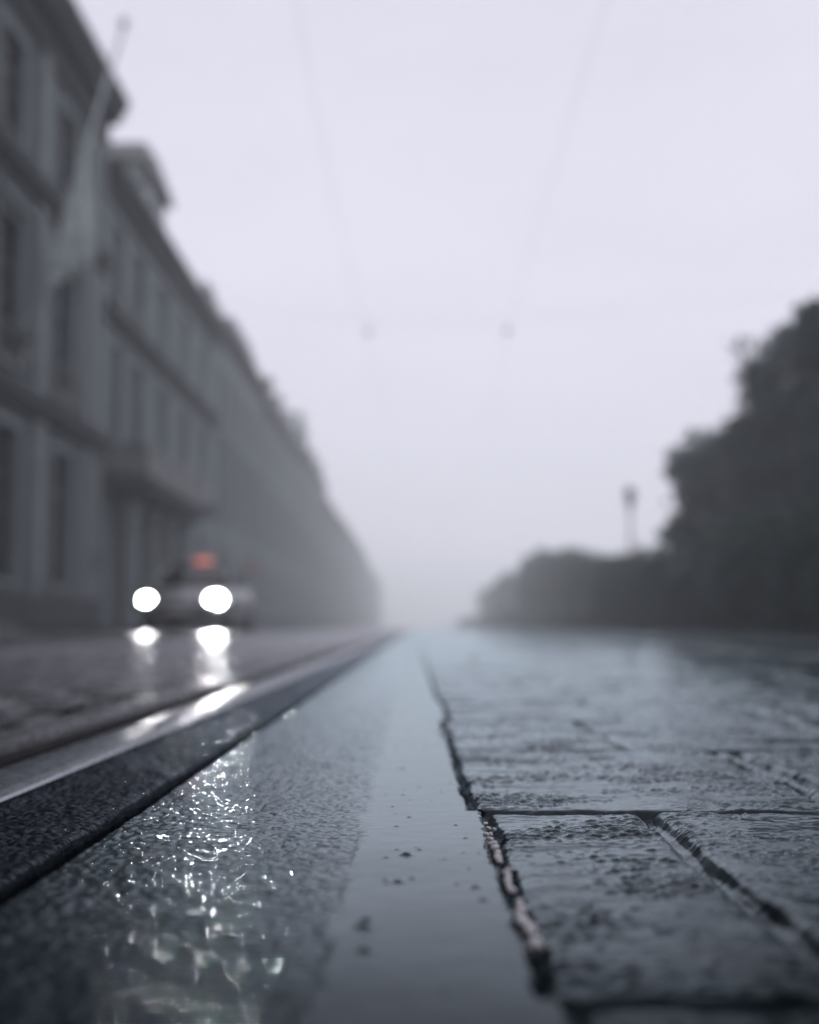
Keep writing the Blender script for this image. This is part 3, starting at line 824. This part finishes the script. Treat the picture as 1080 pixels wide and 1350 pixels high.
# ------------------------------------------------------------------ overhead wires
M_wire = solid('dark_copper_wire', (.05, .05, .055), .5, .2, 5)
M_ins = solid('grey_insulator', (.05, .055, .06), .4, .2, 5)
def wire(x, z, label, ysp):
    m = MB(); pts = []
    for y in np.arange(-9, 400, 2.0):
        u = ((y - ysp) / 32.0) % 1.0
        pts.append((x + .18 * math.sin((y - ysp) / 64.0 * 2 * math.pi), y, z - .28 * 4 * u * (1 - u)))
    m.tube(pts, .0025, 6); tag(m.build('overhead_wire', M_wire), label, 'overhead wire', 'tram contact wires')
wire(-1.02, 6.75, 'thin tram wire overhead on the left, running into the fog above the near rails', 32.0)
wire(2.14, 6.75, 'thin tram wire overhead on the right, running into the fog above the far track', 32.0)
def hanger(x, label):
    r = empty('wire_hanger', (x, 32.0, 6.77)); r.scale = (.42, .42, .55); tag(r, label, 'insulator', 'insulated hangers holding the tram wires')
    m = MB(); m.lathe([(.03, 0), (.05, .04), (.12, .07), (.05, .11), (.13, .15), (.05, .19), (.12, .23), (.04, .27), (.02, .33)], 14); m.build('insulator', M_ins, r, True)
    m = MB(); m.box(-.03, .03, -.22, .22, -.05, .0, .01); m.build('clamp', M_wire, r)
hanger(-1.02, 'small dark insulator clamped on the left tram wire'); hanger(2.14, 'small dark insulator clamped on the right tram wire')
m = MB(); m.tube([(FACADE + .02, 32.0, 8.3), (-1.02, 32.0, 7.10), (.5, 32.0, 7.0), (2.14, 32.0, 7.10), (11.0, 32.0, 7.9)], .0025, 6)
tag(m.build('span_wire', M_wire), 'thin cross wire slung from the house front to the park trees carrying both insulators', 'span wire')

# ------------------------------------------------------------------ street lamp at the park side
lp = empty('street_lamp', (10.55 - .45, 66.0, .118)); tag(lp, 'slim dark street lamp with lantern head standing in front of the hedge', 'street lamp')
m = MB(); m.lathe([(.20, 0), (.20, .12), (.13, .25), (.11, .9), (.14, .95), (.075, 1.05), (.055, 5.2), (.05, 5.55)], 14); m.build('post', M_iron, lp, True)
m = MB(); m.lathe([(.05, 5.55), (.16, 5.62), (.20, 5.66), (.10, 5.68)], 8); m.tube([(-.2, 0, 5.4), (.2, 0, 5.4)], .025, 8); m.build('bracket', M_iron, lp)
m = MB(); m.lathe([(.15, 5.69), (.27, 6.22)], 6); m.build('lantern', solid('lantern_glass', (.10, .11, .12), .2, .1, 4), lp)
m = MB(); m.lathe([(.31, 6.225), (.30, 6.28), (.14, 6.45), (.05, 6.5), (.07, 6.56), (.02, 6.64)], 6); m.build('lantern_cap', M_iron, lp)

# ------------------------------------------------------------------ trees and hedge
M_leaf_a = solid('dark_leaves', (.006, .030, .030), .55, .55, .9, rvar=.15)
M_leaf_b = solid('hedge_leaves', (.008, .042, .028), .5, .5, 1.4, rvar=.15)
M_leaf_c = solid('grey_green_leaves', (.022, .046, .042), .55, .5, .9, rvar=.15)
M_bark = solid('wet_bark', (.028, .025, .023), .6, .4, 6, bump=.01, bscale=14)

def leaf_cloud(lumps, size, parent, mat, seed, name='crown'):
    r = np.random.default_rng(seed); P = []
    for (cx, cy, cz, rx, ry, rz, n) in lumps:
        # leaves gathered in twigs-full clumps, thicker towards the outside of each lump
        nc = max(6, n // 34)
        d = r.normal(size=(nc, 3)); d /= np.linalg.norm(d, axis=1)[:, None]
        rad = np.minimum(r.uniform(.25, 1.0, nc) ** .45 * (1 + .16 * r.normal(size=nc)), 1.12)
        c = d * rad[:, None]
        idx = r.integers(0, nc, n)
        p = c[idx] + r.normal(size=(n, 3)) * .10
        P.append(p * np.array([rx, ry, rz]) + np.array([cx, cy, cz]))
    P = np.concatenate(P); n = len(P)
    a = r.normal(size=(n, 3)); a /= np.linalg.norm(a, axis=1)[:, None]
    b = np.cross(a, r.normal(size=(n, 3))); b /= np.linalg.norm(b, axis=1)[:, None]
    s = size * r.uniform(.6, 1.35, n)[:, None]
    V = np.stack([P - a * s, P + b * s * .5 - a * s * .1, P + a * s, P - b * s * .5 - a * s * .1], 1).reshape(-1, 3)
    F = np.arange(n * 4).reshape(-1, 4)
    return mesh_obj(name, V, F, mat, parent)

def tree(x, y, label, lumps, trunk_h, tr, mat, size, seed, group='trees of the park on the right'):
    root = empty('park_tree', (x, y, .118)); tag(root, label, 'tree', group)
    rr = random.Random(seed)
    loc = [(a - x, b - y, c - .118, rx, ry, rz, n) for (a, b, c, rx, ry, rz, n) in lumps]
    m = MB(); top = Vector((rr.uniform(-.2, .2), rr.uniform(-.2, .2), trunk_h))
    m.tube([(0, 0, -.1), (0, 0, .25), top * .5 + Vector((.06, -.05, 0)), top], [tr * 1.6, tr * 1.1, tr * .85, tr * .6], 12)
    for (a, b, c, rx, ry, rz, n) in loc:
        for q in range(3):
            e = Vector((a + rr.uniform(-.5, .5) * rx, b + rr.uniform(-.5, .5) * ry, c + rr.uniform(-.3, .6) * rz))
            st = top * rr.uniform(.72, 1.0)
            mid = st.lerp(e, .5) + Vector((0, 0, .25))
            m.tube([st, mid, e], [tr * .42, tr * .26, tr * .08], 7)
    m.build('trunk', M_bark, root, True)
    leaf_cloud(loc, size, root, mat, seed)
    return root

tree(13.4, 62, 'rounded dark park tree rising behind the street lamp, leftmost tall crown',
     [(13.6, 62, 6.9, 2.4, 2.4, 2.1, 5600), (12.3, 61.5, 4.3, 1.5, 1.7, 1.1, 2600), (15.6, 62.5, 7.0, 2.4, 2.4, 2.1, 3600), (14.4, 62, 4.4, 2.6, 2.4, 1.4, 3000), (12.2, 61.6, 6.5, 1.2, 1.5, 1.2, 1800)], 3.4, .24, M_leaf_a, .17, 1)
tree(14.6, 52, 'tall dark park tree with a small outlying tuft, between the tallest and the rounded tree',
     [(14.6, 52, 8.8, 2.6, 2.6, 2.6, 5600), (13.4, 52, 6.6, 1.9, 2.2, 1.9, 3000), (12.4, 51.6, 9.25, .55, .6, .55, 420), (13.0, 51.8, 8.4, .9, .9, .9, 700), (15.2, 52, 5.6, 3.0, 2.6, 2.0, 3600), (14.9, 52, 10.9, 1.3, 1.5, 1.2, 1500)], 4.4, .28, M_leaf_a, .17, 2)
tree(13.9, 43, 'tallest dark park tree cut off by the right edge of the picture',
     [(13.6, 43, 8.6, 1.9, 2.2, 1.7, 3600), (14.6, 43, 6.3, 2.6, 2.4, 2.2, 4600), (12.7, 43, 9.4, .8, .9, .9, 900), (15.6, 43, 9.0, 2.4, 2.4, 2.2, 3600), (13.0, 43, 4.7, 1.6, 1.8, 1.4, 2000)], 4.6, .30, M_leaf_a, .15, 3)
tree(18.5, 56, 'dark park tree standing deep behind the taller front crowns',
     [(18.0, 56, 6.6, 3.2, 3.2, 3.0, 5200), (17.0, 57, 4.0, 3.0, 3.0, 1.8, 3000)], 3.6, .26, M_leaf_a, .2, 4)
far_labels = ['first hazy clipped tree beyond the end of the hedge', 'second hazy clipped tree beyond the hedge, paler', 'third clipped tree beyond the hedge, grey in the fog', 'fourth clipped tree, pale grey in the fog',
              'fifth clipped tree, paler still and broad', 'sixth clipped tree at the left end of the clear treeline', 'seventh tree, a faint shape past the treeline end', 'faintest tree on the right, nearly lost in the fog']
for k, (y, hgt) in enumerate(((84, 4.3), (95, 5.0), (107, 6.0), (120, 6.9), (134, 7.5), (150, 7.7), (190, 7.4), (235, 7.0))):
    x = 12.6
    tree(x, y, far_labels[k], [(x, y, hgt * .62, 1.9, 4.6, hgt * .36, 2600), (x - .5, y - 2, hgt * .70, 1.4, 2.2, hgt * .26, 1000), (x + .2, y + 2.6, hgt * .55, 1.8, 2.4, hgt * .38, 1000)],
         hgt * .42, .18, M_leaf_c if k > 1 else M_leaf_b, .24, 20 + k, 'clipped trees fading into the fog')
def hedge(y0, y1, x0, x1, hgt, label, n, seed, grp=None):
    root = empty('hedge', ((x0 + x1) / 2, y0, .118)); tag(root, label, 'hedge', grp)
    r = np.random.default_rng(seed); L = y1 - y0; W = x1 - x0
    lumps = []; y = 0
    while y < L:
        rz = hgt * (1 + r.uniform(-.07, .06)); l = r.uniform(1.6, 2.6)
        lumps.append((r.uniform(-.12, .12), y + l / 2, rz * .50, W * .56, l * .72, rz * .50, int(n * l / L)))
        lumps.append((r.uniform(-.2, .2), y + l / 2, rz * .22, W * .56, l * .72, rz * .26, int(n * .4 * l / L)))
        y += l
    leaf_cloud(lumps, .11, root, M_leaf_b, seed, 'foliage')
    m = MB()
    y = .4
    while y < L:
        m.tube([(r.uniform(-.3, .3), y, -.1), (r.uniform(-.3, .3), y + r.uniform(-.2, .2), hgt * .75)], [.05, .02], 6); y += .7
    m.build('stems', M_bark, root)
    c = MB(); c.box(-W * .28, W * .28, .5, L - .5, .05, hgt * .74, .3); c.build('shade_core', M_bark, root)  # solid dark core added inside to stop light leaking through the leaves
hedge(27, 46, 9.8, 12.4, 3.55, 'tall dark clipped hedge at the right edge, nearest stretch', 30000, 5, 'hedges along the park')
hedge(46.3, 80, 9.9, 12.2, 3.5, 'dark clipped hedge around the street lamp, second stretch', 30000, 6, 'hedges along the park')
hedge(80.3, 330, 9.9, 11.6, 2.2, 'low long hedge fading into fog under the clipped trees', 30000, 8, 'hedges along the park')

# ------------------------------------------------------------------ haze
m, nt, b = new_mat('morning_fog'); nt.nodes.remove(b)
pv = node(nt, 'ShaderNodeVolumePrincipled'); pv.inputs['Color'].default_value = (.965, .98, 1.0, 1)
pv.inputs['Density'].default_value = .0037; pv.inputs['Anisotropy'].default_value = -.40
nt.links.new(pv.outputs['Volume'], nt.nodes['Material Output'].inputs['Volume'])
hz = MB(); hz.box(-190, 190, -45, 905, -1.1, 25.5); tag(hz.build('haze', m), kind='stuff')

# ------------------------------------------------------------------ sky and sun
SUN_EL, SUN_ROT = R(15), R(180)
w = bpy.data.worlds.new('World'); scene.world = w; w.use_nodes = True
nt = w.node_tree; bg = nt.nodes['Background']
sky = node(nt, 'ShaderNodeTexSky', sky_type='NISHITA'); sky.sun_disc = False; sky.sun_elevation = SUN_EL; sky.sun_rotation = SUN_ROT
sky.air_density = 1.0; sky.dust_density = 4.0
tc = node(nt, 'ShaderNodeTexCoord'); sp = node(nt, 'ShaderNodeSeparateXYZ'); nt.links.new(tc.outputs['Generated'], sp.inputs[0])
cloud = ramp(nt, sp.outputs['Z'], [(z_, tuple(c_ * k_ / 6 for c_ in (1.0, .985, 1.14))) for z_, k_ in ((.0, 1.0), (.04, .92), (.07, .88), (.12, .84), (.25, .80), (.42, .76), (.6, .72), (1.0, .72))])
sc = node(nt, 'ShaderNodeVectorMath', operation='SCALE'); nt.links.new(cloud, sc.inputs[0]); sc.inputs['Scale'].default_value = 69.0
mx = node(nt, 'ShaderNodeMix', data_type='RGBA'); mx.inputs['Factor'].default_value = .95
cn = noise_tex(nt, 2.2, 5, .55, tc.outputs['Generated'], (1, 1, 2.5))       # soft unevenness of the cloud
cm = node(nt, 'ShaderNodeVectorMath', operation='SCALE'); nt.links.new(sc.outputs[0], cm.inputs[0])
cr = node(nt, 'ShaderNodeMapRange'); nt.links.new(cn, cr.inputs['Value'])
for k_, v_ in (('From Min', .25), ('From Max', .75), ('To Min', .92), ('To Max', 1.08)): cr.inputs[k_].default_value = v_
nt.links.new(cr.outputs[0], cm.inputs['Scale'])
nt.links.new(sky.outputs[0], mx.inputs[6]); nt.links.new(cm.outputs[0], mx.inputs[7]); nt.links.new(mx.outputs[2], bg.inputs['Color'])
bg.inputs['Strength'].default_value = .10
sun = bpy.data.lights.new('sun', 'SUN'); sun.energy = 1.5; sun.angle = R(14); sun.color = (.95, .975, 1.0)
so = link(bpy.data.objects.new('sun', sun))
sd = Vector((math.sin(SUN_ROT) * math.cos(SUN_EL), math.cos(SUN_ROT) * math.cos(SUN_EL), math.sin(SUN_EL)))
so.rotation_euler = sd.to_track_quat('Z', 'Y').to_euler(); so.location = (0, 60, 60)

# ------------------------------------------------------------------ camera
cam = bpy.data.cameras.new('camera'); co = link(bpy.data.objects.new('camera', cam)); scene.camera = co
cam.sensor_fit = 'VERTICAL'; cam.sensor_height = 36; cam.sensor_width = 28.8; cam.lens = 50
cam.clip_start = .01; cam.clip_end = 3000
co.location = (0, 0, H)
co.rotation_euler = (R(90) + math.atan(153 / 1875), 0, math.atan(5 / 1875))
cam.dof.use_dof = True; cam.dof.focus_distance = .735; cam.dof.aperture_fstop = 5.3

# ------------------------------------------------------------------ render settings
scene.render.engine = 'CYCLES'
cy = scene.cycles
cy.use_denoising = True
cy.max_bounces = 8; cy.diffuse_bounces = 3; cy.glossy_bounces = 4; cy.volume_bounces = 6; cy.transmission_bounces = 2
cy.sample_clamp_indirect = 6; cy.caustics_reflective = False
vs = scene.view_settings
vs.view_transform = 'Standard'; vs.look = 'None'; vs.exposure = 0; vs.gamma = 1; vs.use_curve_mapping = False
